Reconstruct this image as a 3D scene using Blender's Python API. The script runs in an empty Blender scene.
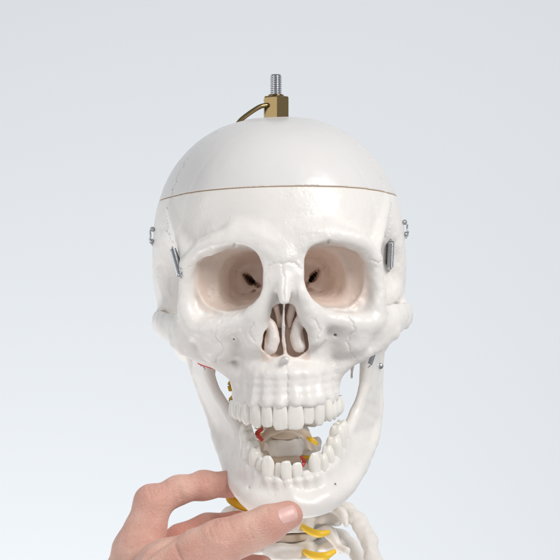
import bpy, math, random
import numpy as np
from mathutils import Vector, Matrix, Euler
random.seed(4); np.random.seed(4)
S=0.00057           # one modelling unit in metres
CAMY=-1520.0
f32=np.float32
# ------------------------------------------------------------------ materials
def mat(name,col,rough=.4,metal=0,sss=0,sssr=(1,.6,.4),bump=0,bscale=300,var=0,vscale=40,coat=0,col2=None,bdist=.0004,cells=0,cdist=.0003,cracks=0,pits=0,attr=(),spec=.5,rug=0):
    m=bpy.data.materials.new(name); m.use_nodes=True
    nt=m.node_tree; b=nt.nodes['Principled BSDF']; N=nt.nodes.new; K=nt.links.new
    b.inputs['Base Color'].default_value=(*col,1)
    b.inputs['Roughness'].default_value=rough
    b.inputs['Metallic'].default_value=metal
    b.inputs['Specular IOR Level'].default_value=spec
    if sss:
        b.inputs['Subsurface Weight'].default_value=sss
        b.inputs['Subsurface Radius'].default_value=sssr
        b.inputs['Subsurface Scale'].default_value=.004
    if coat: b.inputs['Coat Weight'].default_value=coat; b.inputs['Coat Roughness'].default_value=.25
    tc=N('ShaderNodeTexCoord'); colout=None; hs=[]
    if var:
        n=N('ShaderNodeTexNoise'); n.inputs['Scale'].default_value=vscale; n.inputs['Detail'].default_value=6
        K(tc.outputs['Object'],n.inputs['Vector'])
        r=N('ShaderNodeValToRGB'); r.color_ramp.elements[0].position=.35; r.color_ramp.elements[1].position=.65
        c2=col2 or tuple(c*(1-var) for c in col)
        r.color_ramp.elements[0].color=(*c2,1); r.color_ramp.elements[1].color=(*col,1)
        K(n.outputs['Fac'],r.inputs['Fac']); colout=r.outputs['Color']
    if bump:
        n=N('ShaderNodeTexNoise'); n.inputs['Scale'].default_value=bscale; n.inputs['Detail'].default_value=5
        K(tc.outputs['Object'],n.inputs['Vector']); hs.append((n.outputs['Fac'],bump,bdist,False))
    if rug:   # rough patches
        n=N('ShaderNodeTexNoise'); n.inputs['Scale'].default_value=520; n.inputs['Detail'].default_value=4
        K(tc.outputs['Object'],n.inputs['Vector'])
        n2=N('ShaderNodeTexNoise'); n2.inputs['Scale'].default_value=32
        K(tc.outputs['Object'],n2.inputs['Vector'])
        r2=N('ShaderNodeMapRange'); r2.inputs['From Min'].default_value=.5; r2.inputs['From Max'].default_value=.62
        K(n2.outputs['Fac'],r2.inputs['Value'])
        mu=N('ShaderNodeMath'); mu.operation='MULTIPLY'; K(n.outputs['Fac'],mu.inputs[0]); K(r2.outputs[0],mu.inputs[1])
        hs.append((mu.outputs[0],.6,rug,False))
    if cells:
        for cs_,ds_ in ((cells,cdist),(cells*.45,cdist)):
            mp=N('ShaderNodeMapping'); mp.inputs['Rotation'].default_value=(.3,.5,.7); mp.inputs['Scale'].default_value=(1,1,1.6)
            K(tc.outputs['Object'],mp.inputs['Vector'])
            vo=N('ShaderNodeTexVoronoi'); vo.feature='DISTANCE_TO_EDGE'; vo.inputs['Scale'].default_value=cs_
            K(mp.outputs[0],vo.inputs['Vector'])
            r=N('ShaderNodeMapRange'); r.inputs['From Max'].default_value=.2; K(vo.outputs['Distance'],r.inputs['Value'])
            hs.append((r.outputs[0],.5,ds_,False))
    if pits:
        vo=N('ShaderNodeTexVoronoi'); vo.inputs['Scale'].default_value=pits; K(tc.outputs['Object'],vo.inputs['Vector'])
        r=N('ShaderNodeMapRange'); r.inputs['From Min'].default_value=.05; r.inputs['From Max'].default_value=.14; r.inputs['To Min'].default_value=1; r.inputs['To Max'].default_value=0
        K(vo.outputs['Distance'],r.inputs['Value']); hs.append((r.outputs[0],.5,.0003,True))
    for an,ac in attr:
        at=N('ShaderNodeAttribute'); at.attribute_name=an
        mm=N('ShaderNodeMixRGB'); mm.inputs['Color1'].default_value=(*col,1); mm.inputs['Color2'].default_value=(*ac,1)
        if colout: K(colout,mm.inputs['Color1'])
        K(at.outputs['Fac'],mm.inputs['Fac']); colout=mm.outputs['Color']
    if colout: K(colout,b.inputs['Base Color'])
    prev=None
    for o,st,di,inv in hs:
        bp=N('ShaderNodeBump'); bp.inputs['Strength'].default_value=st; bp.inputs['Distance'].default_value=di; bp.invert=inv
        K(o,bp.inputs['Height'])
        if prev: K(prev,bp.inputs['Normal'])
        prev=bp.outputs['Normal']
    if prev: K(prev,b.inputs['Normal'])
    return m
ATT=(('inner_bounce',(.79,.64,.55)),('seam',(.66,.53,.40)),('deep_shade',(.42,.26,.19)))  # cavity bounce light and fissure shade are painted as tints; seam is plastic colour
BC=(.84,.805,.765)
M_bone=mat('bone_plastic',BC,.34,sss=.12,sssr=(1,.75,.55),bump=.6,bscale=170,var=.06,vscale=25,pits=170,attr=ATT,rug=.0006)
M_cap=mat('cap_plastic',(.75,.73,.715),.30,bump=.12,bscale=110,var=.03,vscale=20,attr=ATT[1:2])
M_tooth=mat('tooth_plastic',(.86,.83,.77),.16,sss=.15,sssr=(1,.8,.6),bump=.2,bscale=180,var=.06,vscale=90)
M_spine=mat('spine_plastic',(.81,.77,.72),.40,bump=.3,bscale=200,var=.06,pits=200)
M_disc=mat('disc_plastic',(.60,.49,.385),.5)
M_yel=mat('nerve_yellow',(.88,.56,.03),.4)
M_red=mat('artery_red',(.62,.05,.04),.4)
M_steel=mat('steel',(.52,.53,.55),.24,1,bump=.1,bscale=500)
M_dark=mat('dark_steel',(.10,.10,.11),.35,1)
M_brass=mat('brass',(.235,.17,.08),.2,1,bump=.12,bscale=500)
M_skin=mat('skin',(.755,.495,.40),.47,sss=.25,sssr=(1,.34,.2),bump=.55,bscale=200,var=.1,vscale=60,col2=(.665,.365,.29),bdist=.0006,cells=800,cdist=.00022,spec=.4,attr=(('ruddy',(.66,.28,.22)),))
M_nail=mat('nail',(.77,.47,.42),.36,sss=.2,sssr=(1,.4,.3),coat=.1,bump=.15,bscale=300)
M_wall=mat('wall_paint',(.765,.795,.82),.9,bump=.05,bscale=60)
# ------------------------------------------------------------------ SDF kit
def smin(a,b,k):
    if k<=0: return np.minimum(a,b)
    h=np.maximum(k-np.abs(a-b),0)/k
    return np.minimum(a,b)-h*h*(k*.25)
def smax(a,b,k): return -smin(-a,-b,k)
class Field:
    def __init__(s,lo,hi,h,sym=False):
        s.h=h; s.sym=sym
        lo=list(lo)
        if sym: lo[0]=h*.5
        s.ax=[np.arange(lo[i],hi[i],h).astype(f32) for i in range(3)]
        s.d=np.full([len(a) for a in s.ax],60.,f32)
    def blk(s,lo,hi):
        sl=[]
        for i in range(3):
            a=np.searchsorted(s.ax[i],lo[i]); b=np.searchsorted(s.ax[i],hi[i])
            sl.append(slice(int(a),int(b)))
        X=s.ax[0][sl[0]][:,None,None]; Y=s.ax[1][sl[1]][None,:,None]; Z=s.ax[2][sl[2]][None,None,:]
        return tuple(sl),X,Y,Z
    def op(s,prim,k=0,sub=False,pad=8):
        fn,lo,hi=prim
        m=k+pad
        sl,X,Y,Z=s.blk([v-m for v in lo],[v+m for v in hi])
        if 0 in s.d[sl].shape: return
        v=fn(X,Y,Z).astype(f32)
        s.d[sl]=smax(s.d[sl],-v,k) if sub else smin(s.d[sl],v,k)
    def add(s,p,k=0): s.op(p,k)
    def sub(s,p,k=0): s.op(p,k,True)
    def mirror(s):
        if s.sym:
            s.d=np.concatenate([s.d[::-1],s.d],0); s.ax[0]=np.concatenate([-s.ax[0][::-1],s.ax[0]]); s.sym=False
    def blur(s,n=1,clip=12.):
        d=np.clip(s.d,-clip,clip)
        for _ in range(n):
            for a in range(3):
                p=np.take(d,[0]+list(range(d.shape[a]-1)),a); q=np.take(d,list(range(1,d.shape[a]))+[d.shape[a]-1],a)
                d=(p+q+2*d)*f32(.25)
        s.d=d
    def noise(s,cell,amp,seed=0):
        r=np.random.RandomState(seed); sh=s.d.shape
        n=[int(sh[i]*s.h/cell)+3 for i in range(3)]
        g=(r.rand(*n)*2-1).astype(f32)
        for i in range(3):
            t=np.arange(sh[i])*s.h/cell; a=t.astype(int); f=(t-a).astype(f32); f=f*f*(3-2*f)
            shp=[1,1,1]; shp[i]=-1; f=f.reshape(shp)
            g=np.take(g,a,i)*(1-f)+np.take(g,a+1,i)*f
        return g*f32(amp)
    def val(s,p):
        i=[int(round((p[j]-s.ax[j][0])/s.h)) for j in range(3)]
        for j in range(3):
            if i[j]<0 or i[j]>=s.d.shape[j]: return 50.
        return float(s.d[i[0],i[1],i[2]])
    def tri_val(s,p):
        q=[(p[j]-s.ax[j][0])/s.h for j in range(3)]; i=[int(math.floor(v)) for v in q]
        for j in range(3):
            if i[j]<0 or i[j]>=s.d.shape[j]-1: return 50.
        f=[q[j]-i[j] for j in range(3)]; c=s.d[i[0]:i[0]+2,i[1]:i[1]+2,i[2]:i[2]+2]
        c=c[0]*(1-f[0])+c[1]*f[0]; c=c[0]*(1-f[1])+c[1]*f[1]; return float(c[0]*(1-f[2])+c[1]*f[2])
    def hit(s,o,dr,t0,t1,step=.5):
        t=t0
        while t<t1:
            p=o+dr*t
            if s.val(p)<0:
                lo_,hi_=t-2.5,t+1.5
                for _ in range(9):
                    m=(lo_+hi_)/2
                    if s.tri_val(o+dr*m)<0: hi_=m
                    else: lo_=m
                return o+dr*hi_
            t+=step
        return None
def sq(x): return x*x
def ell(c,r,rot=None,pw=2):
    c=np.array(c,float); r=np.array(r,float)
    R=None if rot is None else np.array(rot.to_3x3().transposed() if hasattr(rot,'to_3x3') else rot)
    def fn(X,Y,Z):
        x=X-c[0];y=Y-c[1];z=Z-c[2]
        if R is not None:
            x,y,z=(R[0,0]*x+R[0,1]*y+R[0,2]*z, R[1,0]*x+R[1,1]*y+R[1,2]*z, R[2,0]*x+R[2,1]*y+R[2,2]*z)
        k0=np.sqrt(sq(x/r[0])+sq(y/r[1])+sq(z/r[2]))
        k1=np.sqrt(sq(x/r[0]**2)+sq(y/r[1]**2)+sq(z/r[2]**2))+1e-6
        kk=k0 if pw==2 else (np.abs(x/r[0])**pw+np.abs(y/r[1])**pw+np.abs(z/r[2])**pw)**(1./pw)
        return k0*(kk-1)/k1
    m=max(r) if R is not None else r
    return fn,c-m,c+m
def cone(a,b,ra,rb,sc=(1,1,1)):
    a=np.array(a,float); b=np.array(b,float); sc=np.array(sc,float)
    a2=a/sc; b2=b/sc; ab=b2-a2; L=max(float(ab@ab),1e-6)
    def fn(X,Y,Z):
        x=X/sc[0]-a2[0];y=Y/sc[1]-a2[1];z=Z/sc[2]-a2[2]
        t=np.clip((x*ab[0]+y*ab[1]+z*ab[2])/L,0,1)
        return (np.sqrt(sq(x-t*ab[0])+sq(y-t*ab[1])+sq(z-t*ab[2]))-(ra+(rb-ra)*t))*min(sc)
    R=max(ra,rb)*sc
    return fn,np.minimum(a,b)-R,np.maximum(a,b)+R
def multi(prims):
    lo=np.min([p[1] for p in prims],0); hi=np.max([p[2] for p in prims],0)
    def fn(X,Y,Z):
        d=None
        for p in prims:
            v=p[0](X,Y,Z); d=v if d is None else np.minimum(d,v)
        return d
    return fn,lo,hi
def chain(F,pts,k=4,sc=(1,1,1),sub=False):
    for p,q in zip(pts[:-1],pts[1:]): F.op(cone(p[:3],q[:3],p[3],q[3],sc),k,sub)
def cr(pts,n=6):
    P=[np.array(p,float) for p in pts]; P=[2*P[0]-P[1]]+P+[2*P[-1]-P[-2]]; out=[]
    for i in range(1,len(P)-2):
        for j in range(n):
            t=j/n; a,b,c,d=P[i-1:i+3]
            out.append(.5*((2*b)+(c-a)*t+(2*a-5*b+4*c-d)*t*t+(3*b-a-3*c+d)*t**3))
    out.append(P[-2]); return out
def cprim(pts,n=3,sc=(1,1,1)):
    P=cr(pts,n); return multi([cone(p[:3],q[:3],p[3],q[3],sc) for p,q in zip(P[:-1],P[1:])])
def schain(F,pts,k=4,n=3): F.add(cprim(pts,n),k)
def tri(a,b,c,th):
    a,b,c=[np.array(v,float) for v in (a,b,c)]
    n=np.cross(b-a,c-a); n2=n@n
    es=[(a,b-a),(b,c-b),(c,a-c)]
    def fn(X,Y,Z):
        inside=0; dm=None
        for o,e in es:
            x=X-o[0];y=Y-o[1];z=Z-o[2]
            ce=np.cross(e,n)
            inside=inside+((ce[0]*x+ce[1]*y+ce[2]*z)<=0)
            t=np.clip((x*e[0]+y*e[1]+z*e[2])/(e@e),0,1)
            dd=sq(x-t*e[0])+sq(y-t*e[1])+sq(z-t*e[2])
            dm=dd if dm is None else np.minimum(dm,dd)
        x=X-a[0];y=Y-a[1];z=Z-a[2]
        pl=sq(x*n[0]+y*n[1]+z*n[2])/n2
        return np.sqrt(np.where(inside>=3,pl,dm))-th
    P=np.array([a,b,c]); return fn,P.min(0)-th,P.max(0)+th
def ruled(F,A,B,th,n=4):
    A=cr(A,n); B=cr(B,n)
    for i in range(len(A)-1):
        F.add(tri(A[i],A[i+1],B[i+1],th)); F.add(tri(A[i],B[i+1],B[i],th))
def nets(F,d=None,relax=1):
    d=F.d if d is None else d
    s=d<0; nx,ny,nz=d.shape
    cnt=np.zeros((nx-1,ny-1,nz-1),np.int8)
    for i in (0,1):
        for j in (0,1):
            for k in (0,1): cnt+=s[i:nx-1+i,j:ny-1+j,k:nz-1+k]
    I,J,K=np.nonzero((cnt>0)&(cnt<8))
    idx=np.full(cnt.shape,-1,np.int32); idx[I,J,K]=np.arange(len(I))
    pos=np.zeros((len(I),3)); n=np.zeros(len(I))
    cor=[(i,j,k) for i in (0,1) for j in (0,1) for k in (0,1)]
    dv={c:d[I+c[0],J+c[1],K+c[2]].astype(float) for c in cor}
    for a in cor:
        for x in range(3):
            if a[x]: continue
            b=list(a); b[x]=1; b=tuple(b)
            da,db=dv[a],dv[b]; cr_=(da<0)!=(db<0)
            t=np.where(cr_,da/np.where(cr_,da-db,1),0)
            for q in range(3): pos[:,q]+=np.where(cr_,a[q]+(t if q==x else 0),0)
            n+=cr_
    pos/=n[:,None]
    pos+=np.stack([I,J,K],1)
    V=pos*F.h+np.array([F.ax[0][0],F.ax[1][0],F.ax[2][0]])
    Q=[]
    for ax in range(3):
        u,v=[(1,2),(2,0),(0,1)][ax]
        s0=[slice(None)]*3; s1=[slice(None)]*3
        s0[ax]=slice(0,-1); s1[ax]=slice(1,None)
        A=s[tuple(s0)]; B=s[tuple(s1)]
        P=np.stack(np.nonzero(A!=B),1)
        ok=(P[:,u]>0)&(P[:,v]>0)&(P[:,u]<d.shape[u]-1)&(P[:,v]<d.shape[v]-1); P=P[ok]
        fl=A[P[:,0],P[:,1],P[:,2]]
        def g(du,dv_):
            q=P.copy(); q[:,u]+=du; q[:,v]+=dv_
            return idx[q[:,0],q[:,1],q[:,2]]
        q=np.stack([g(-1,-1),g(0,-1),g(0,0),g(-1,0)],1)
        q[~fl]=q[~fl][:,::-1]
        Q.append(q)
    Q=np.concatenate(Q); Q=Q[(Q>=0).all(1)]
    E=np.concatenate([Q[:,[0,1]],Q[:,[1,2]],Q[:,[2,3]],Q[:,[3,0]]])
    c=np.bincount(E[:,0],minlength=len(V))+np.bincount(E[:,1],minlength=len(V))
    for _ in range(relax):
        acc=np.zeros_like(V)
        for q in range(3):
            acc[:,q]=np.bincount(E[:,0],V[E[:,1],q],len(V))+np.bincount(E[:,1],V[E[:,0],q],len(V))
        V=V*.4+.6*acc/np.maximum(c,1)[:,None]
    return V,Q
def link(o,parent=None):
    bpy.context.scene.collection.objects.link(o)
    if parent: o.parent=parent
    return o
def mesh_np(name,V,Q,m,parent=None,attrs=None):
    me=bpy.data.meshes.new(name); V=np.asarray(V)*S
    me.vertices.add(len(V)); me.vertices.foreach_set('co',V.astype(f32).ravel())
    me.loops.add(Q.size); me.loops.foreach_set('vertex_index',Q.astype(np.int32).ravel())
    me.polygons.add(len(Q)); me.polygons.foreach_set('loop_start',(np.arange(len(Q))*4).astype(np.int32))
    me.update(calc_edges=True)
    for k,v in (attrs or {}).items():
        at=me.attributes.new(k,'FLOAT','POINT'); at.data.foreach_set('value',v.astype(f32))
    me.validate()
    me.polygons.foreach_set('use_smooth',np.ones(len(me.polygons),bool))
    me.materials.append(m)
    return link(bpy.data.objects.new(name,me),parent)
def mesh_py(name,V,Fc,m,parent=None,smooth=True):
    me=bpy.data.meshes.new(name); me.from_pydata([tuple(c*S for c in v) for v in V],[],Fc); me.update()
    if smooth: me.polygons.foreach_set('use_smooth',[True]*len(me.polygons))
    me.materials.append(m)
    return link(bpy.data.objects.new(name,me),parent)
def empty(name,parent=None,loc=(0,0,0)):
    o=bpy.data.objects.new(name,None); o.empty_display_size=.01; link(o,parent); o.location=[c*S for c in loc]; return o
def tube_geo(pts,rad,seg=10,flat=1,base=0):
    V=[];Fc=[];n=len(pts); up=np.array([.13,.2,.97])
    for i,p in enumerate(pts):
        t=pts[min(i+1,n-1)]-pts[max(i-1,0)]; t=t/(np.linalg.norm(t)+1e-9)
        a=np.cross(t,up); a/=np.linalg.norm(a)+1e-9; b=np.cross(a,t)
        r=rad[i] if hasattr(rad,'__len__') else rad
        for s_ in range(seg):
            th=2*math.pi*s_/seg; V.append(p+a*math.cos(th)*r*flat+b*math.sin(th)*r)
    for i in range(n-1):
        for s_ in range(seg):
            q=(s_+1)%seg; Fc.append((base+i*seg+s_,base+i*seg+q,base+(i+1)*seg+q,base+(i+1)*seg+s_))
    Fc.append(tuple(base+k for k in range(seg))[::-1]); Fc.append(tuple(base+(n-1)*seg+k for k in range(seg)))
    return V,Fc
def tube(name,pts,rad,m,parent=None,seg=10,n=6,flat=1):
    P=cr(pts,n)
    if hasattr(rad,'__len__'): rad=np.interp(np.linspace(0,len(rad)-1,len(P)),range(len(rad)),rad)
    V,Fc=tube_geo(P,rad,seg,flat); return mesh_py(name,V,Fc,m,parent)
def lathe(name,prof,m,parent=None,seg=24,smooth=True,extra=None):
    V=[];Fc=[]
    for r,z in prof:
        for i in range(seg):
            a=2*math.pi*(i+.5)/seg; V.append((r*math.cos(a),r*math.sin(a),z))
    n=len(prof)
    for i in range(n-1):
        for s_ in range(seg): q=(s_+1)%seg; Fc.append((i*seg+s_,i*seg+q,(i+1)*seg+q,(i+1)*seg+s_))
    Fc.append(tuple(range(seg))[::-1]); Fc.append(tuple((n-1)*seg+k for k in range(seg)))
    return mesh_py(name,V,Fc,m,parent,smooth)
def W(px,py,Y):
    s=(Y-CAMY)/1400.; return np.array([(px-280)*s,Y,(280-py)*s])
# ================================================================== SKULL
RX=0.5; YAW=1.0
root=empty('skeleton_model'); root.location=(RX*S,0,0); root.rotation_euler=(0,math.radians(-2),math.radians(YAW))
root['label']='white plastic anatomical skeleton with open hinged jaw and hanging bolt'
root['category']='skeleton'
RM=np.array(Euler((0,math.radians(-2),math.radians(YAW))).to_matrix())
def toL(p): return RM.T@(np.array(p,float)-np.array([RX,0,0]))
def L(px,py,Y): return toL(W(px,py,Y))
F=Field((0,-182,-135),(150,172,186),1.12,sym=True)
F.add(ell((1,38,22),(139,128,153),pw=2.34),0)
F.add(ell((0,-46,34),(110,106,130),pw=2.3),44)
sl,X,Y,Z=F.blk((-1,-999,-999),(999,999,999))
F.d=smax(F.d,(-48-Z)+0*X+0*Y-np.maximum(0,-(Y+60))*.3,36).astype(f32)
# temple hollow behind the orbit
F.sub(ell((136,-74,2),(39,43,50)),12)
# greater wing: lateral orbit wall
F.add(ell((76,-98,-4),(20,22,40)),7)
# glabella, brow, orbital rim
F.add(ell((0,-136,30),(32,17,22)),22)
F.add(cprim([(10,-148,38,5),(26,-149,45,7),(46,-145,50,5)],3),12)
rim=[(9,-147,24,8.5),(24,-148,36,8.5),(45,-148,41,8.5),(66,-143,40,8.5),(84,-133,32,7.5),(94,-123,16,7.5),(97,-118,-6,7.5),(97,-117,-26,9.5),(88,-120,-43,11),(72,-129,-46,11),(52,-138,-42,9),(34,-146,-36,8),(22,-149,-22,7.5),(16,-150,0,8)]
schain(F,rim,10,3)
schain(F,[(95,-119,20,7),(102,-94,50,5),(111,-60,78,4)],10,3)
# face mass
F.add(ell((0,-92,-52),(62,57,60)),16)
F.add(ell((0,-86,-96),(45,60,36)),14)
F.add(multi([ell((87,-105,-50),(25,17,26)),ell((64,-118,-60),(23,17,20))]),10)
schain(F,[(110,-96,-58,7),(90,-110,-71,6.5),(68,-114,-82,6.5),(52,-114,-92,8),(45,-112,-104,8)],7,3)
# zygomatic arch: one continuous sweep back to the jaw hinge
F.add(cprim([(94,-106,-46,9),(111,-92,-45,8.2),(125,-64,-43,7),(133,-26,-41,6.2),(131,10,-38,6.2)],3,(1,1,1.9)),9)
F.add(ell((118,8,-44),(17,18,16)),12)
F.add(ell((106,40,-56),(18,24,32)),16)
F.sub(ell((118,-62,-2),(8,28,20)),7)
F.add(cone((80,12,-60),(73,-6,-108),4,1.6),8)
F.add(cone((30,-60,-80),(34,-48,-128),6,4),8)
# alveolar arch
arch=[(0,-150),(15,-148.5),(27,-142),(37,-130),(43,-116),(47,-100),(50,-82),(50,-66)]
F.add(multi([cprim([(x*sx,y+2,z,r) for x,y in arch],3) for z,r,sx in ((-94,8,.88),(-101,8,.92),(-109,8.5,.96),(-117,9,1))]),12)
for x,y in ((7.5,-156.5),(21,-152.5),(33,-145),(42,-129.5),(47,-115)):
    F.add(cone((x,y,-121),(x*.9,y+4,-94),4.0,2),7)
schain(F,[(0,-151,22,9),(0,-157,4,7.5),(0,-165,-11,7),(0,-169.5,-20,5)],11,3)
schain(F,[(12,-149,8,7),(17,-151,-14,7),(26,-150,-36,7),(31,-146,-60,8)],11,3)
F.sub(ell((47,-155,-77),(15,17,14)),11)
F.sub(ell((14,-172,-95),(8,12,9)),8)
F.sub(ell((94,-84,-114),(43,48,30)),5)
F.blur(1)
# orbits
def orbit(X,Y,Z):
    t=np.clip((Y+152)/96.,-.3,1); tc=np.clip(t,0,1)
    cx=54.5-32*tc+0*Z; cz=0-2*t-.14*(X-57)
    a=34.6*(1-.74*tc**1.5); b=33*(1-.76*tc**1.5)
    u=np.abs(X-cx)/a; v=np.abs(Z-cz-1)/b
    n=(u**2.6+v**2.6)**(1/2.6)
    d=(n-1)*np.minimum(a,b)
    return smax(d,(Y+76)-.2*(X-30)+0*Z,8)
F.sub((orbit,(14,-190,-42),(100,-60,44)),2.2)
F.sub(ell((55.5,-125,2),(29,20,31),pw=2.4),3)
F.mirror()
for sd,j in ((1,0),(-1,1.5)):
    cl=[]
    for y0 in (-100,-92,-84,-76,-68,-60,-52,-44):
        cl+=[cone((sd*24,y0+8,-7+j),(sd*31,y0+4,0),2.2,3.6),cone((sd*31,y0+4,0),(sd*39,y0,9-j),3.6,2.4),cone((sd*39,y0,9-j),(sd*(46+j),y0-2,14),2.4,1.0)]
    for y0 in (-92,-84,-76,-68): cl.append(cone((sd*28,y0,-11),(sd*46,y0-5,-17+j),1.8,1.0))
    F.sub(multi(cl),1.2)
    F.sub(cone((sd*46,-170,37),(sd*46,-137,35),1.7,1.3),1)
    F.sub(cone((sd*52,-165,-60),(sd*50,-130,-56),1.8,1.3),1.5)
# nose opening
def nose(X,Y,Z):
    X=np.abs(X)
    ax,az,bx,bz=3,-32,9.5,-62.
    L2=(bx-ax)**2+(bz-az)**2
    t=np.clip(((X-ax)*(bx-ax)+(Z-az)*(bz-az))/L2,0,1)
    d=np.sqrt(sq(X-ax-t*(bx-ax))+sq(Z-az-t*(bz-az)))-(9+5*t)+.4*np.sin(Z*.5)
    return smax(d+0*Y,(Y+130)+0*X+0*Z,8)
F.sub((nose,(-27,-190,-80),(27,-122,-18)),1.8)
F.add(cone((0,-150,-78),(0,-159,-77),2.6,1.6),4)
for sd,j in ((1,0),(-1,1.5)):
    F.add(cprim([(sd*17,-142,-36-j,3.6),(sd*13,-140,-44,5.4),(sd*12,-139,-55-j,7.4),(sd*14,-140,-66,6.5)],3),2)
    F.add(cprim([(sd*7.5,-138,-27,3.6),(sd*6,-137,-36,3.8),(sd*5,-135,-46,3)],3),2)
    F.sub(ell((sd*19,-147,-54-j),(2.8,7,9)),2)
    F.sub(cprim([(sd*8,-146,-50,1.2),(sd*9.5,-148,-58-j,1.8),(sd*12,-147,-67,1.4)],3),1.2)
    F.sub(cprim([(sd*12,-148,-42,1.0),(sd*14,-148,-48,1.4)],3),1.2)
F.sub(ell((0,-88,-132),(34,58,22)),5)
def sept(X,Y,Z):
    return np.maximum(np.maximum(np.abs(X-1.6*np.sin((Z+25)*.06))-1.5,-(Y+146)-(Z+50)*.2),np.maximum(Y+90,np.maximum(Z+24,-80-Z)))
F.add((sept,(-6,-160,-80),(6,-90,-20)),2)
nz=F.noise(28,1.1,1)+F.noise(11,.75,2)+F.noise(5,.36,3)
zz=F.ax[2][None,None,:]; xx=np.abs(F.ax[0])[:,None,None]
F.d+=nz*np.where(zz>60,.2,np.where(zz>45,.5,1.)).astype(f32)*np.where((xx<14)&(zz>-26)&(zz<20),.35,1.).astype(f32)
nz=None
Fsk=F
CUT=92.0
def ss(x): x=np.clip(x,0,1); return x*x*(3-2*x)
def cutz(x): return CUT-.00022*x*x-.014*x
def sutm(V):
    zzg=5*np.abs(((V[:,2]*.14)%2)-1)+1.5*np.sin(V[:,2]*.7)
    dy=V[:,1]-(-58+(V[:,2]-94)*.25)-zzg
    return np.exp(-(dy/1.2)**2)*(V[:,2]>30)*(.55+.45*np.sin(V[:,2]*1.6))
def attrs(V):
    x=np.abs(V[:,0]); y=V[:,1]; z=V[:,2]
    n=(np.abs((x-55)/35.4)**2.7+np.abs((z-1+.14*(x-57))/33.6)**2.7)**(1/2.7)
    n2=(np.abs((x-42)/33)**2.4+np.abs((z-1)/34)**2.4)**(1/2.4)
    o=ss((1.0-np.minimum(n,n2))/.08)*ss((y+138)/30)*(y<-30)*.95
    m=ss((25-x)/2)*((z<-21)&(z>-80))*ss((y+150)/12)*(y<-80)  # warm bounced light in sockets and nose, painted in by depth
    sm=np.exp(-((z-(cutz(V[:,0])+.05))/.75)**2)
    dp=ss((y+78-.2*(x-30))/6)*(y<-20)*(x<62)*(np.abs(z)<30)  # shade at the back of the sockets, painted darker with depth
    return {'inner_bounce':np.maximum(o,m),'seam':np.clip(sm*1.1+.4*sutm(V),0,1),'deep_shade':dp}
def polyd(P,pts,seed):
    r=random.Random(seed); D=np.full(len(P),99.)
    Q=cr([(a,b,0) for a,b in pts],5); Q=[np.array([q[0]+r.uniform(-1.1,1.1),q[1]+r.uniform(-1.1,1.1)]) for q in Q]
    for a,b in zip(Q[:-1],Q[1:]):
        e=b-a; t=np.clip(((P-a)@e)/(e@e+1e-6),0,1); D=np.minimum(D,np.linalg.norm(P-a-t[:,None]*e,axis=1))
    return D
def suture(V):
    V=V.copy(); m=sutm(V)
    c=np.array([0,20,20.]); n=V-c; n/=np.linalg.norm(n,axis=1)[:,None]
    V-=n*m[:,None]*2.2
    if V[:,2].min()<0:
        lines=[]
        for sd in (1,-1):
            lines+=[[(0,16),(6*sd,17),(13*sd,14),(18*sd,8)],[(62*sd,-38),(69*sd,-50),(62*sd,-64),(70*sd,-80)],[(88*sd,18),(98*sd,14),(106*sd,16)],[(30*sd,-40),(34*sd,-50),(31*sd,-58)]]
        lines+=[[(0,15),(.5,-4),(0,-18)],[(0,-82),(1,-92),(0,-104),(.5,-116)]]
        idx=np.nonzero((V[:,1]<-78)&(V[:,2]<30))[0]; P=V[idx][:,[0,2]]
        for i,l in enumerate(lines):
            D=polyd(P,l,i); V[idx,1]+=1.1*np.exp(-(D/.9)**2)
    V[:,0]-=2.5*ss((V[:,0]-62)/22)*ss((-64-V[:,1])/36)*ss((50-np.abs(V[:,2]))/25)
    return V
zc=F.ax[2][None,None,:]-cutz(F.ax[0][:,None,None])
lowd=smax(F.d,zc.astype(f32),.2)
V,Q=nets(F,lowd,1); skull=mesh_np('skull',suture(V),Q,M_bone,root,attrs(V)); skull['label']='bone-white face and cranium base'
capd=smax(F.d,(.1-zc).astype(f32),.2)
V,Q=nets(F,capd,1); cap=mesh_np('skull_cap',suture(V),Q,M_cap,skull,attrs(V))
lowd=capd=None
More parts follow.
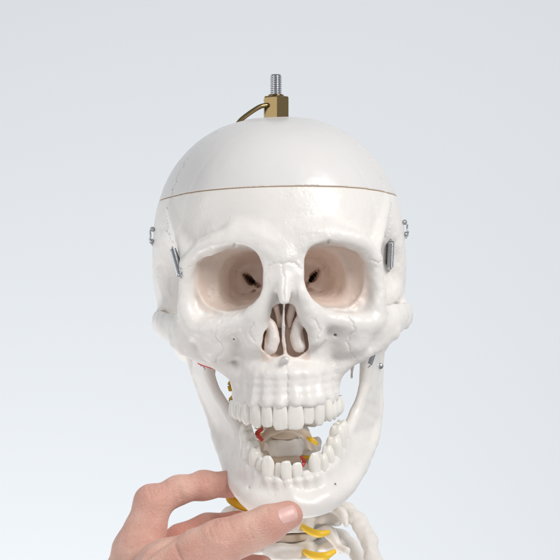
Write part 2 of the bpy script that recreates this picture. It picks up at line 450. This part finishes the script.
# ------------------------------------------------------------------ teeth
def tooth(name,w,dp,h,kind,M,mt,parent,neck=.7):
    seg=24; lv=16; V=[];Fc=[]
    ph=random.uniform(0,6); sk=random.uniform(-.07,.07); wv_=random.uniform(.95,1.05)
    for i in range(lv+1):
        t=i/lv
        bul=math.sin(min(t*1.3,1)*math.pi*.5)
        ws=(neck+(1-neck)*bul)*wv_; ds=.84+.16*math.sin(t*math.pi)
        if kind=='i': ds*=1-.6*t**1.4; ws*=1-.07*max(0,(t-.7)/.3)**2
        elif kind=='c': ds*=1-.55*t**1.6; ws*=1-.48*max(0,(t-.62)/.38)**1.8
        elif kind=='p': ws*=1-.32*max(0,(t-.6)/.4)**2; ds*=1-.3*max(0,(t-.6)/.4)**2
        else: ws*=1-.14*max(0,(t-.7)/.3)**2; ds*=1-.16*max(0,(t-.7)/.3)**2
        e=2.4 if kind in 'icp' else 2.8
        rnd=(1,.98,.92,.78)[max(0,i-lv+3)]
        hz=h*t-(0,.1,.15,0)[max(0,i-lv+3)]
        for s_ in range(seg):
            a=2*math.pi*s_/seg; c,s2=math.cos(a),math.sin(a)
            r=(abs(c)**e+abs(s2)**e)**(-1/e)
            x=c*r*w/2*ws*rnd+sk*hz*.5; y=s2*r*dp/2*ds*rnd
            z=hz
            if i>=lv-1 and kind in 'pm':
                z+=1.0*math.cos(2*a if kind=='p' else 4*a+math.pi)*(-1 if kind=='p' else 1)
            if i>=lv-2 and kind=='i': z-=1.6*abs(x/w*2)**3
            y+=.3*math.sin(x*1.0+ph)*t
            V.append((x,y,z))
    for i in range(lv):
        for s_ in range(seg): q=(s_+1)%seg; Fc.append((i*seg+s_,i*seg+q,(i+1)*seg+q,(i+1)*seg+s_))
    base=lv*seg; V.append((0,0,h-(1.2 if kind in 'pm' else -.2))); ci=len(V)-1
    for s_ in range(seg): Fc.append((base+s_,base+(s_+1)%seg,ci))
    V=[M@Vector(v) for v in V]
    return mesh_py(name,V,Fc,mt,parent)
def along(arc,dist):
    P=[np.array(p,float) for p in arc]
    for a,b in zip(P[:-1],P[1:]):
        l=np.linalg.norm(b-a)
        if dist<=l: 
            return a+(b-a)*dist/l,(b-a)/l
        dist-=l
    return P[-1],(P[-1]-P[-2])/np.linalg.norm(P[-1]-P[-2])
uarc=[tuple(p[:2]) for p in cr([(0,-155,0),(15,-153,0),(28,-146,0),(39,-132,0),(45,-117,0),(49,-100,0),(51.5,-82,0),(52,-60,0)],5)]
kinds=[('i',15.4,10,25),('i',12.2,9,22),('c',13.8,12,24.5),('p',12.8,14,21),('p',12.6,14,19.5),('m',17,17,19),('m',16,17,17.5)]
for sd in (1,-1):
    dist=0
    for k,w,dp,h in kinds:
        p,tn=along(uarc,dist+w/2); dist+=w*.95
        p=np.array([p[0]*sd,p[1]]); tn=np.array([tn[0],tn[1]*sd])
        xd=Vector((tn[0],tn[1],0)).normalized(); zd=Vector((0,-.10,-1)).normalized() if k in 'ic' else Vector((sd*.05,0,-1)).normalized()
        yd=zd.cross(xd).normalized(); xd=yd.cross(zd)
        M=Matrix((xd,yd,zd)).transposed().to_4x4()
        M=Matrix.Translation((p[0],p[1]+1+random.uniform(-.6,.6),-120+random.uniform(-1.2,1.2)))@M@Matrix.Rotation(random.uniform(-.12,.12),4,'Z')@Matrix.Rotation(random.uniform(-.05,.05),4,'Y')
        tooth('tooth',w*1.07,dp,h*1.03,k,M,M_tooth,skull,.77)
# ================================================================== MANDIBLE
G=Field((0,-180,-250),(125,25,-28),1.2,sym=True)
lowp=[(0,-149,-219,14),(20,-146,-219,14),(38,-134,-215,13),(55,-101,-205,11),(72,-46,-185,9.5),(84,-6,-162,9)]
upp=[(0,-143,-198,8),(20,-140,-195,8),(38,-122,-186,8.5),(45,-98,-175,9),(51,-72,-163,8.5)]
schain(G,lowp,0,6); schain(G,upp,0,6)
ruled(G,[p[:3] for p in lowp[:5]],[p[:3] for p in upp],8.5,4)
fr=[(51,-74,-164,7.5),(65,-54,-142,6.2),(79,-47,-112,5.6),(86,-47,-66,5.2)]
bk=[(84,-6,-162,8.5),(91,3,-132,7.5),(98,6,-100,7),(104,5,-58,7)]
schain(G,fr,0,5); schain(G,bk,0,5)
G.add(tri((51,-74,-164),(72,-46,-184),(84,-6,-162),6.5)); G.add(tri((51,-74,-164),(84,-6,-162),(65,-54,-142),6))
ruled(G,[p[:3] for p in fr[1:3]]+[(83,-46,-98)],[p[:3] for p in bk[0:2]]+[(97,0,-96)],5.4,3)
G.add(tri((83,-46,-98),(97,0,-96),(96,-12,-82),5)); G.add(tri((83,-46,-98),(96,-12,-82),(86,-48,-68),5))
G.add(ell((101,4,-50),(15,8,8)),0)
G.add(ell((0,-154,-217),(24,10,13)),6)
G.blur(6,14)
G.sub(ell((20,-166,-204),(14,9,8)),12)
G.sub(cone((43,-150,-205),(41,-114,-202),1.4,1.2),1)
for x,y,z in ((5,-151,-197),(14,-149.5,-196),(24,-145.5,-194),(34,-136,-190),(43,-121,-184),(49,-103,-177)):
    G.add(cone((x,y-.8,z),(x*.95,y+1,z-20),4.0,2),3)
G.mirror(); G.d+=G.noise(22,.7,5)+G.noise(8,.5,6)-.6
def jwarp(V):
    V=np.array(V,float,copy=True); z=V[...,2]; y=V[...,1]
    s=np.clip((-80-z)/80,0,1); s=s*s*(3-2*s)
    t=np.clip((y+140)/110,0,1)
    V[...,0]+=3*t+s*(2+6*t); return V
V,Q=nets(G,None,2); jaw=mesh_np('mandible',jwarp(V),Q,M_bone,root); jaw['label']='open lower jaw with uneven teeth'
larc=[tuple(p[:2]) for p in cr([(0,-148,0),(14,-146,0),(26,-139,0),(36,-126,0),(43,-110,0),(47,-92,0),(51,-74,0),(54,-55,0)],5)]
lk=[('i',10.2,9,25.5),('i',10.4,9.5,26),('c',12,11.5,28),('p',12.2,12,26.5),('p',12.8,13,26.5),('m',18.5,17,27),('m',18,17,28),('m',16,15,27)]
slope=.44
adj={(1,0):(-1,.06,.2,0),(1,1):(-11,.02,.2,0),(1,2):(2,.04,-.3,1.5),(1,3):(-2,.06,.3,-2),(1,4):(1,-.06,-.1,0),(1,5):(2,0,.1,0),(1,6):(4,0,0,0),(-1,0):(1.5,-.06,.3,-2),(-1,1):(-2,.08,-.35,2),(-1,2):(1,-.08,.3,-1.5),(-1,3):(-3,.08,-.25,1.5),(-1,4):(1,-.05,.1,-1),(-1,5):(1,.04,0,0)}
for sd in (1,-1):
    dist=0
    for n_,(k,w,dp,h) in enumerate(lk):
        p,tn=along(larc,dist+w/2); dist+=w*.88
        dh,ry,rz,oy=adj.get((sd,n_),(0,0,0,0)); h+=dh
        x,y=p[0]*sd,p[1]; z=-202+(y+146)*slope
        tnv=Vector((tn[0],tn[1]*sd,tn[1]*sd*slope)).normalized()
        zd=Vector((-.03*sd,-slope*.5 if n_<3 else -.12,1)).normalized()
        xd=(tnv-zd*tnv.dot(zd)).normalized(); yd=zd.cross(xd)
        M=Matrix((xd,yd,zd)).transposed().to_4x4()
        q=jwarp(np.array([x,y+oy,z]))
        M=Matrix.Translation(Vector(q))@M@Matrix.Rotation(rz+random.uniform(-.06,.06),4,'Z')@Matrix.Rotation(ry+random.uniform(-.03,.03),4,'Y')
        tooth('tooth',w*1.06,dp,h,k,M,M_tooth,jaw,.76)
# ================================================================== HARDWARE
Cc=np.array([0,CAMY,0.])
def surf(px,py,Fd):
    o=toL(Cc); d=L(px,py,0)-o; d/=np.linalg.norm(d)
    return Fd.hit(o,d,1300,1800)
def coilspring(a,b,r,parent,turns=20,wire=.7):
    ax=b-a; Ln=np.linalg.norm(ax); ax/=Ln; u=np.cross(ax,[0,1,0]); u/=np.linalg.norm(u); v=np.cross(ax,u)
    hp=empty('spring',parent)
    P=[]
    for i in range(turns*12+1):
        t=i/(turns*12); th=2*math.pi*turns*t
        P.append(a+ax*Ln*t+(u*math.cos(th)+v*math.sin(th))*r)
    V,Fc=tube_geo(P,wire,6); mesh_py('coil',V,Fc,M_steel,hp)
    for e,s_ in ((a,-1),(b,1)):
        tube('end_wire',[e+u*r*.6,e+ax*s_*2.5+v*1,e+ax*s_*4.5+[0,6,0]],.8,M_steel,hp,6,4)
    tube('spring_rod',[a,(a+b)/2,b],r*.8,M_steel,hp,10,3)
    return hp
def spring(px0,py0,px1,py1):
    ys=[surf(px0+(px1-px0)*t,py0+(py1-py0)*t,Fsk)[1] for t in (0,.5,1)]
    y=min(ys); y0=min(ys[0]-4,y+14); y1=min(ys[2]-4,y+14)
    coilspring(L(px0,py0,y0),L(px1,py1,y1),3.0,skull)
    sd=1 if px0>280 else -1
    tube('backing_plate',[L(px0+3.2,py0+2,y0+3),L(px1+3.2,py1-3,y1+3)] if sd<0 else [L(px0-3.2,py0+2,y0+3),L(px1-3.2,py1-3,y1+3)],1.3,M_dark,skull,8,3)
spring(173,250,180,275)
spring(391,242,390,267)
coilspring(L(197,354,-66),L(203,366,-64),2.2,skull,10,.6); coilspring(L(374,352,-66),L(370,364,-64),2.2,skull,10,.6)
tube('artery',[L(199,362,-86),L(206,364,-90),L(214,366,-88),L(222,364,-66)],[2.6,3.4,3.2,2.2],M_red,root)
def screw(p,parent,r=3.2,nrm=(0,-1,0)):
    o=lathe('screw',[(r*.6,-6),(r*.6,1),(r,1.4),(r,3.0),(r*.8,4.0),(r*.35,4.1),(r*.33,3),(0.1,3)],M_steel,parent,16)
    o.location=[c*S for c in p]; o.rotation_mode='QUATERNION'; o.rotation_quaternion=Vector(nrm).to_track_quat('Z','Y')
for px,pys,sd in ((157,(230,242),-1),(405,(222,234),1)):
    cs=[]
    for py in pys:
        p=L(px+sd*14,py,-6); dr=np.array([-sd,.0,0])
        q=Fsk.hit(p,dr,0,40,.3)
        if q is None: print('miss'); continue
        screw(q,skull,2.9,(sd*.85,-.5,.1)); cs.append(q)
    if len(cs)==2:
        a,b=cs; o_=np.array([sd*2.6,-3,0])
        tube('wire_hook',[a+o_*.9,a+o_*1.4+[sd*.5,0,-2],(a+b)/2+o_*1.3,b+o_*1.4+[0,0,2],b+o_*.9,b+o_*1.2+[-sd*2,-2,-4]],1.0,M_steel,skull,8,5)
def pin(px,py,Y,parent):
    p=L(px,py,Y); o=lathe('hinge_pin',[(3.3,-6),(3.3,2),(2.4,3.2),(.1,3.3)],M_steel,parent,16)
    o.location=[c*S for c in p]; o.rotation_mode='QUATERNION'; o.rotation_quaternion=Vector((.2,-1,0)).to_track_quat('Z','Y')
pin(380,366,-10,jaw)
# hanging bolt
by=12; pB=toL(W(276,120,by))
mt=empty('hanging_mount',cap); mt.location=[c*S for c in pB]; mt.rotation_euler=(0,math.radians(2),math.radians(3))
lathe('brass_collar',[(13.8,-8),(15.0,-7),(15.2,-6.5),(15.2,23.5),(14.8,24.6),(13.2,25.3),(6,25.5)],M_brass,mt,6,False)
prof=[(5.0,18)]
for i in range(11): prof+=[(6.5,26+i*2.05),(6.5,26.5+i*2.05),(4.9,27.1+i*2.05),(4.9,27.5+i*2.05)]
prof+=[(6.0,48.5),(5.2,49.5)]
lathe('threaded_bolt',prof,M_steel,mt,24,False)
lathe('washer',[(8.5,25.5),(8.8,26.5),(8.5,27.4),(5,27.5)],M_brass,mt,20)
tube('brass_hook',[(-10,-10,15),(-18,-12,13),(-29,-14,6),(-39,-15,-2),(-45,-14,-9)],[2.6,2.6,2.6,2.6,2.0],M_brass,mt,12)
# ================================================================== SPINE
Vf=Field((0,-32,-20),(58,70,22),1.25,sym=True)
Vf.add(ell((0,0,0),(23,17,40)),0)
sl,X,Y,Z=Vf.blk((-1,-99,-99),(99,99,99)); Vf.d=smax(Vf.d,(np.abs(Z)-9)+0*X+0*Y,3).astype(f32)
Vf.sub(ell((0,-22,0),(20,8,6)),4)
chain(Vf,[(18,2,0,5),(32,-3,2,4.5),(44,-4,5,5.5)],3)
chain(Vf,[(18,6,0,6),(30,8,0,4.5),(43,0,-2,5)],3)
Vf.sub(cone((31,2,-20),(31,2,20),3.4,3.4),1)
chain(Vf,[(22,12,0,8),(26,18,0,8),(12,32,-2,5),(0,38,-4,5),(3,60,-12,5)],4)
Vf.add(cone((27,14,-13),(27,18,13),7,7),3)
Vf.sub(cone((0,21,-25),(0,21,25),10,10),3)
Vf.mirror(); Vf.d+=Vf.noise(10,1.2,9)+Vf.noise(5,.5,10)
Vv,Vq=nets(Vf,None,1)
spz=[-78,-104,-130,-157,-184,-211,-239,-268,-299]
first=None
for i,z in enumerate(spz):
    if first is None: o=first=mesh_np('vertebra',Vv,Vq,M_spine,root)
    else: o=link(first.copy(),root)
    sc=[1.25,1.0,.80,.74,.80,1.05,1.15,1.22,1.28][i]
    yy=30-8*math.sin((z+80)/-220*3.1)
    o.location=(0,yy*S,z*S); o.scale=(sc,sc,1.08); o.rotation_euler=(math.radians(random.uniform(-4,4)),0,math.radians(random.uniform(-2,2)))
    if i<len(spz)-1:
        d=lathe('spinal_disc',[(15,-4.5),(18.5,-3),(19,0),(18.5,3),(15,4.5)],M_disc,root,24)
        d.location=(0,yy*S,(z+spz[i+1])/2*S); d.scale=(1.1*min(sc,1),.85,1)
    if 0<i<6:
        for sd in (1,-1):
            if sd==1 and i in (2,3): continue
            tube('nerve',[(sd*18,yy+8,z-13),(sd*34,yy-2,z-14),(sd*(46+4*(i%2)),yy-10,z-16),(sd*(52+3*(i%3)),yy-12,z-24)],[2.6,2.8,2.8,2.0],M_yel,root)
for sd in (1,-1):
    tube('artery',[(sd*24,38,-150),(sd*28,36,-126),(sd*32,32,-104),(sd*50,20,-84),(sd*72,-8,-80)],2.1,M_red,root)
def organic(nm,P,mt,k=0,h=1.5,n1=1.2,n2=.5,sc=(1,1,1)):
    A=np.array(P,float); R=Field(A[:,:3].min(0)-24,A[:,:3].max(0)+24,h)
    R.add(cprim(P,4,sc)); R.d+=R.noise(12,n1,21)+R.noise(6,n2,22)
    V,Q=nets(R,None,1); return mesh_np(nm,V,Q,mt,root)
for nm,pts,sc_ in (('rib',[(24,40,-254,5),(40,44,-245,6.5),(56,36,-248,5.5),(74,14,-264,8),(87,-16,-294,7.5),(94,-52,-338,7)],(1.35,1,.7)),
               ('rib',[(26,48,-290,5),(50,54,-284,6),(68,42,-296,6),(80,6,-322,7),(84,-40,-362,6.5)],(1.35,1,.7)),
               ('transverse_process',[(18,28,-258,7),(32,24,-248,4.5),(42,16,-242,7.2),(50,10,-252,4.4),(58,2,-256,6),(62,-6,-268,3)],(1,1,1)),
               ('transverse_process',[(18,28,-288,7),(34,22,-278,4.5),(46,12,-280,7),(54,4,-292,4),(62,-4,-296,5)],(1,1,1))):
    for sd in (1,-1): organic(nm,[(sd*a,b,c,r) for a,b,c,r in pts],M_spine,sc=sc_,n1=1.2,n2=.8)
organic('vertebral_arch',[(*L(260,449,-10),3.4),(*L(264,437,-16),4.4),(*L(274,430,-20),5),(*L(287,428,-22),4.4),(*L(300,431,-20),5),(*L(308,437,-16),4.4),(*L(312,448,-10),3.4)],M_disc,0,1.2,.9,.5)
tube('nerve',[L(300,524,20),L(308,530,0),L(319,534,-10),L(329,532,-4)],[2.5,3.8,4.2,2.6],M_yel,root)
tube('nerve',[L(302,550,20),L(312,555,0),L(325,556,-10),L(335,551,-4)],[2.5,4.2,4.4,2.5],M_yel,root)
tube('nerve',[L(262,470,0),L(240,488,-50),L(230,497,-68),L(240,505,-70),L(254,510,-62)],[3,4,5,5,3.5],M_yel,root)
tube('nerve',[L(246,378,10),L(237,379,0),L(231,384,-8),L(231,391,-8)],[3,3.6,3.8,2.6],M_yel,root)
tube('nerve',[L(248,394,10),L(238,396,-20),L(232,400,-30),L(233,407,-30)],[3,3.6,3.8,2.6],M_yel,root)
tube('artery',[L(262,429,-20),L(257,434,-30),L(262,440,-24)],[2,2.8,2],M_red,root)
tube('nerve',[L(308,438,-20),L(312,440,-30),L(317,444,-26)],[2,3,2],M_yel,root)
tube('artery',[L(301,457,-20),L(304,461,-30),L(303,466,-24)],[1.6,2.4,1.6],M_red,root)
# ================================================================== HAND
H=Field((-260,-260,-420),(60,10,-180),1.3)
def wp(px,py,Y,r): return (*W(px,py,Y),r)
chain(H,[wp(60,760,-110,44),wp(95,680,-115,42),wp(130,600,-130,36)],20)
chain(H,[wp(100,680,-105,40),wp(158,610,-100,32)],20)
chain(H,[wp(95,690,-100,36),wp(185,640,-70,28)],20)
def finger(pts,k0=16,k1=5):
    for i,(p,q) in enumerate(zip(pts[:-1],pts[1:])): H.add(cone(p[:3],q[:3],p[3],q[3]),k0 if i==0 else k1)
finger([wp(130,600,-130,34),wp(138,552,-140,26),wp(154,504,-120,17)])
H.add(ell(W(152,502,-124),(17.5,17,17)),8)
finger([wp(154,504,-120,17),wp(178,490,-108,14.4),wp(203,485,-95,14.4),wp(228,484,-86,12.2),wp(252,487,-82,11.5)],6,7)
finger([wp(155,615,-100,30),wp(160,578,-98,23),wp(180,540,-85,16)])
finger([wp(180,540,-85,16),wp(207,527,-75,14.2),wp(236,525,-72,13.4),wp(262,526,-80,12)],4)
finger([wp(180,640,-70,26),wp(190,605,-60,18),wp(215,575,-50,14.5)])
finger([wp(215,575,-50,14.5),wp(240,566,-48,13.5),wp(262,566,-56,11.5)],4)
chain(H,[wp(95,690,-130,42),wp(136,608,-172,36),wp(166,571,-194,28)],16)
finger([wp(166,571,-194,28),wp(198,553,-203,21),wp(222,543,-205,20.5),wp(246,533,-199,17.8),wp(268,524,-193,17),wp(288,515.5,-187,13.8)],12,9)
H.add(ell(W(221,541,-207),(18.5,18,16.5)),8)
H.blur(2,16)
def nailpts(cx,cy,dx,dy,ln,wd,n=20):
    ln2=math.hypot(dx,dy); dx/=ln2; dy/=ln2
    V=[];o=Cc
    for i in range(n+1):
        for j in range(n+1):
            u=i/n*2-1; v=j/n*2-1
            uu=u*math.sqrt(1-.40*v*v); vv=v*math.sqrt(1-.22*u*u)
            px=cx+dx*uu*ln-dy*vv*wd; py=cy+dy*uu*ln+dx*vv*wd
            d=W(px,py,0)-o; d/=np.linalg.norm(d)
            p=H.hit(o,d,1200,1500,.5)
            if p is None: p=V[-1] if V else W(px,py,-190)
            V.append(np.array(p))
    A=np.array(V).reshape(n+1,n+1,3)
    for i in range(n+1):
        for j in range(n+1):
            e=max(abs(i/n*2-1),abs(j/n*2-1)); A[i,j,1]-=1.1-2.0*e**10
    Fc=[(i*(n+1)+j,i*(n+1)+j+1,(i+1)*(n+1)+j+1,(i+1)*(n+1)+j) for i in range(n) for j in range(n)]
    return list(A.reshape(-1,3)),Fc
nv,nf=nailpts(288,514.5,32,-13,11,9)
def crease(px,py,Y,dx,dy,Lh,r=1.2,k=2.2):
    o=Cc; P=[]
    for t in np.linspace(-1,1,9):
        q=W(px+dx*Lh*t+.1*Lh*t*t,py+dy*Lh*t,0)-o; q/=np.linalg.norm(q)
        h=H.hit(o,q,1150,1500,.5)
        if h is not None: P.append(h-q*r*.1)
    pr=[cone(a,b,r,r) for a,b in zip(P[:-1],P[1:]) if np.linalg.norm(a-b)<12]
    if pr: H.sub(multi(pr),k)
for o_,l_ in ((-9,6),(-4.5,10),(-1,13),(3,13),(7,10),(11,7)): crease(219+o_,529-o_*.4,-224,.36,.93,l_,1.3,2.4)
for o_ in (-9,-5,-1,3,7): crease(158+o_,487-o_*.35,-134,.25,1,7,1.3,2.2)
for o_ in (-5,-1,3): crease(203+o_,476,-104,.1,1,7,1.2,2.2)
crease(182,560,-224,.5,.86,18,1.2,3.4); crease(162,546,-200,.8,-.55,22,1.9,4.4); crease(250,531,-200,.3,.95,8,1.0,2.2)
crease(173,575,-224,.6,.8,16,1.1,3); crease(268,512,-200,.3,.95,4,.9,2)
crease(140,545,-160,.9,-.3,12,1.2,3); crease(180,493,-120,.15,1,6,1.0,2.5); crease(228,484,-120,.1,1,6,.9,2)
H.d+=H.noise(24,1.1,11)+H.noise(9,.35,12)+H.noise(4,.1,13)
V,Q=nets(H,None,1)
red=np.zeros(len(V))
for c,r_,a_ in ((W(290,516,-187),28,.6),(W(221,541,-215),22,.4),(W(153,500,-130),24,.5),(W(203,484,-100),18,.45),(W(240,486,-86),26,.75),(W(250,524,-75),40,.95),(W(180,540,-85),34,.85),(W(165,545,-130),26,.75)):
    d=np.linalg.norm(V-c,axis=1); red=np.maximum(red,a_*np.exp(-(d/r_)**2))
hand=mesh_np('hand',V,Q,M_skin,None,{'ruddy':red})
hand['label']='bare hand pinching the jaw tip between thumb and fingers'; hand['category']='hand'
mesh_py('fingernail',nv,nf,M_nail,hand)
# ================================================================== SETTING
wv=[(-4500,1700,-4500),(4500,1700,-4500),(4500,1700,4500),(-4500,1700,4500)]
wall=mesh_py('wall',wv,[(0,1,2,3)],M_wall,None,False); wall['kind']='structure'
w=bpy.data.worlds.new('World'); bpy.context.scene.world=w; w.use_nodes=True
nt=w.node_tree; bg=nt.nodes['Background']; bg.inputs[1].default_value=1.0
tc=nt.nodes.new('ShaderNodeTexCoord'); sx=nt.nodes.new('ShaderNodeSeparateXYZ'); rp=nt.nodes.new('ShaderNodeValToRGB')
nt.links.new(tc.outputs['Generated'],sx.inputs[0])
mr=nt.nodes.new('ShaderNodeMapRange'); mr.inputs['From Min'].default_value=-1; mr.inputs['From Max'].default_value=1
nt.links.new(sx.outputs['Z'],mr.inputs['Value']); nt.links.new(mr.outputs[0],rp.inputs['Fac']); nt.links.new(rp.outputs['Color'],bg.inputs[0])
e=rp.color_ramp.elements; e[0].position=.0; e[0].color=(.18,.18,.185,1); e[1].position=1; e[1].color=(.32,.33,.34,1)
for p_,c_ in ((.42,(.46,.47,.49,1)),(.62,(.54,.55,.57,1)),(.8,(.40,.41,.42,1))):
    q=rp.color_ramp.elements.new(p_); q.color=c_
def area(name,loc,tgt,size,power,col=(1,1,1)):
    l=bpy.data.lights.new(name,'AREA'); l.shape='DISK'; l.size=size; l.energy=power; l.color=col
    o=link(bpy.data.objects.new(name,l)); o.location=loc
    o.rotation_euler=(Vector(tgt)-Vector(loc)).to_track_quat('-Z','Y').to_euler(); return o
area('key_lamp',(.75,-.85,.7),(0,0,-.02),.7,13,(1,.985,.97))
area('fill_lamp',(-1.1,-.5,.2),(0,0,-.03),.9,3.2,(1,.99,.98))
area('wall_fill',(-.6,-.1,-1.6),(0,.97,-.1),1.2,25,(.98,.99,1))  # unseen light added to brighten the wall and give it a gradient
cam=bpy.data.cameras.new('camera'); co=link(bpy.data.objects.new('camera',cam))
co.location=(0,CAMY*S,0); co.rotation_euler=(math.radians(90),0,0)
cam.sensor_width=36; cam.lens=90; cam.clip_start=.01; cam.clip_end=50
sc=bpy.context.scene; sc.camera=co
sc.view_settings.view_transform='Standard'; sc.view_settings.look='None'; sc.view_settings.exposure=0
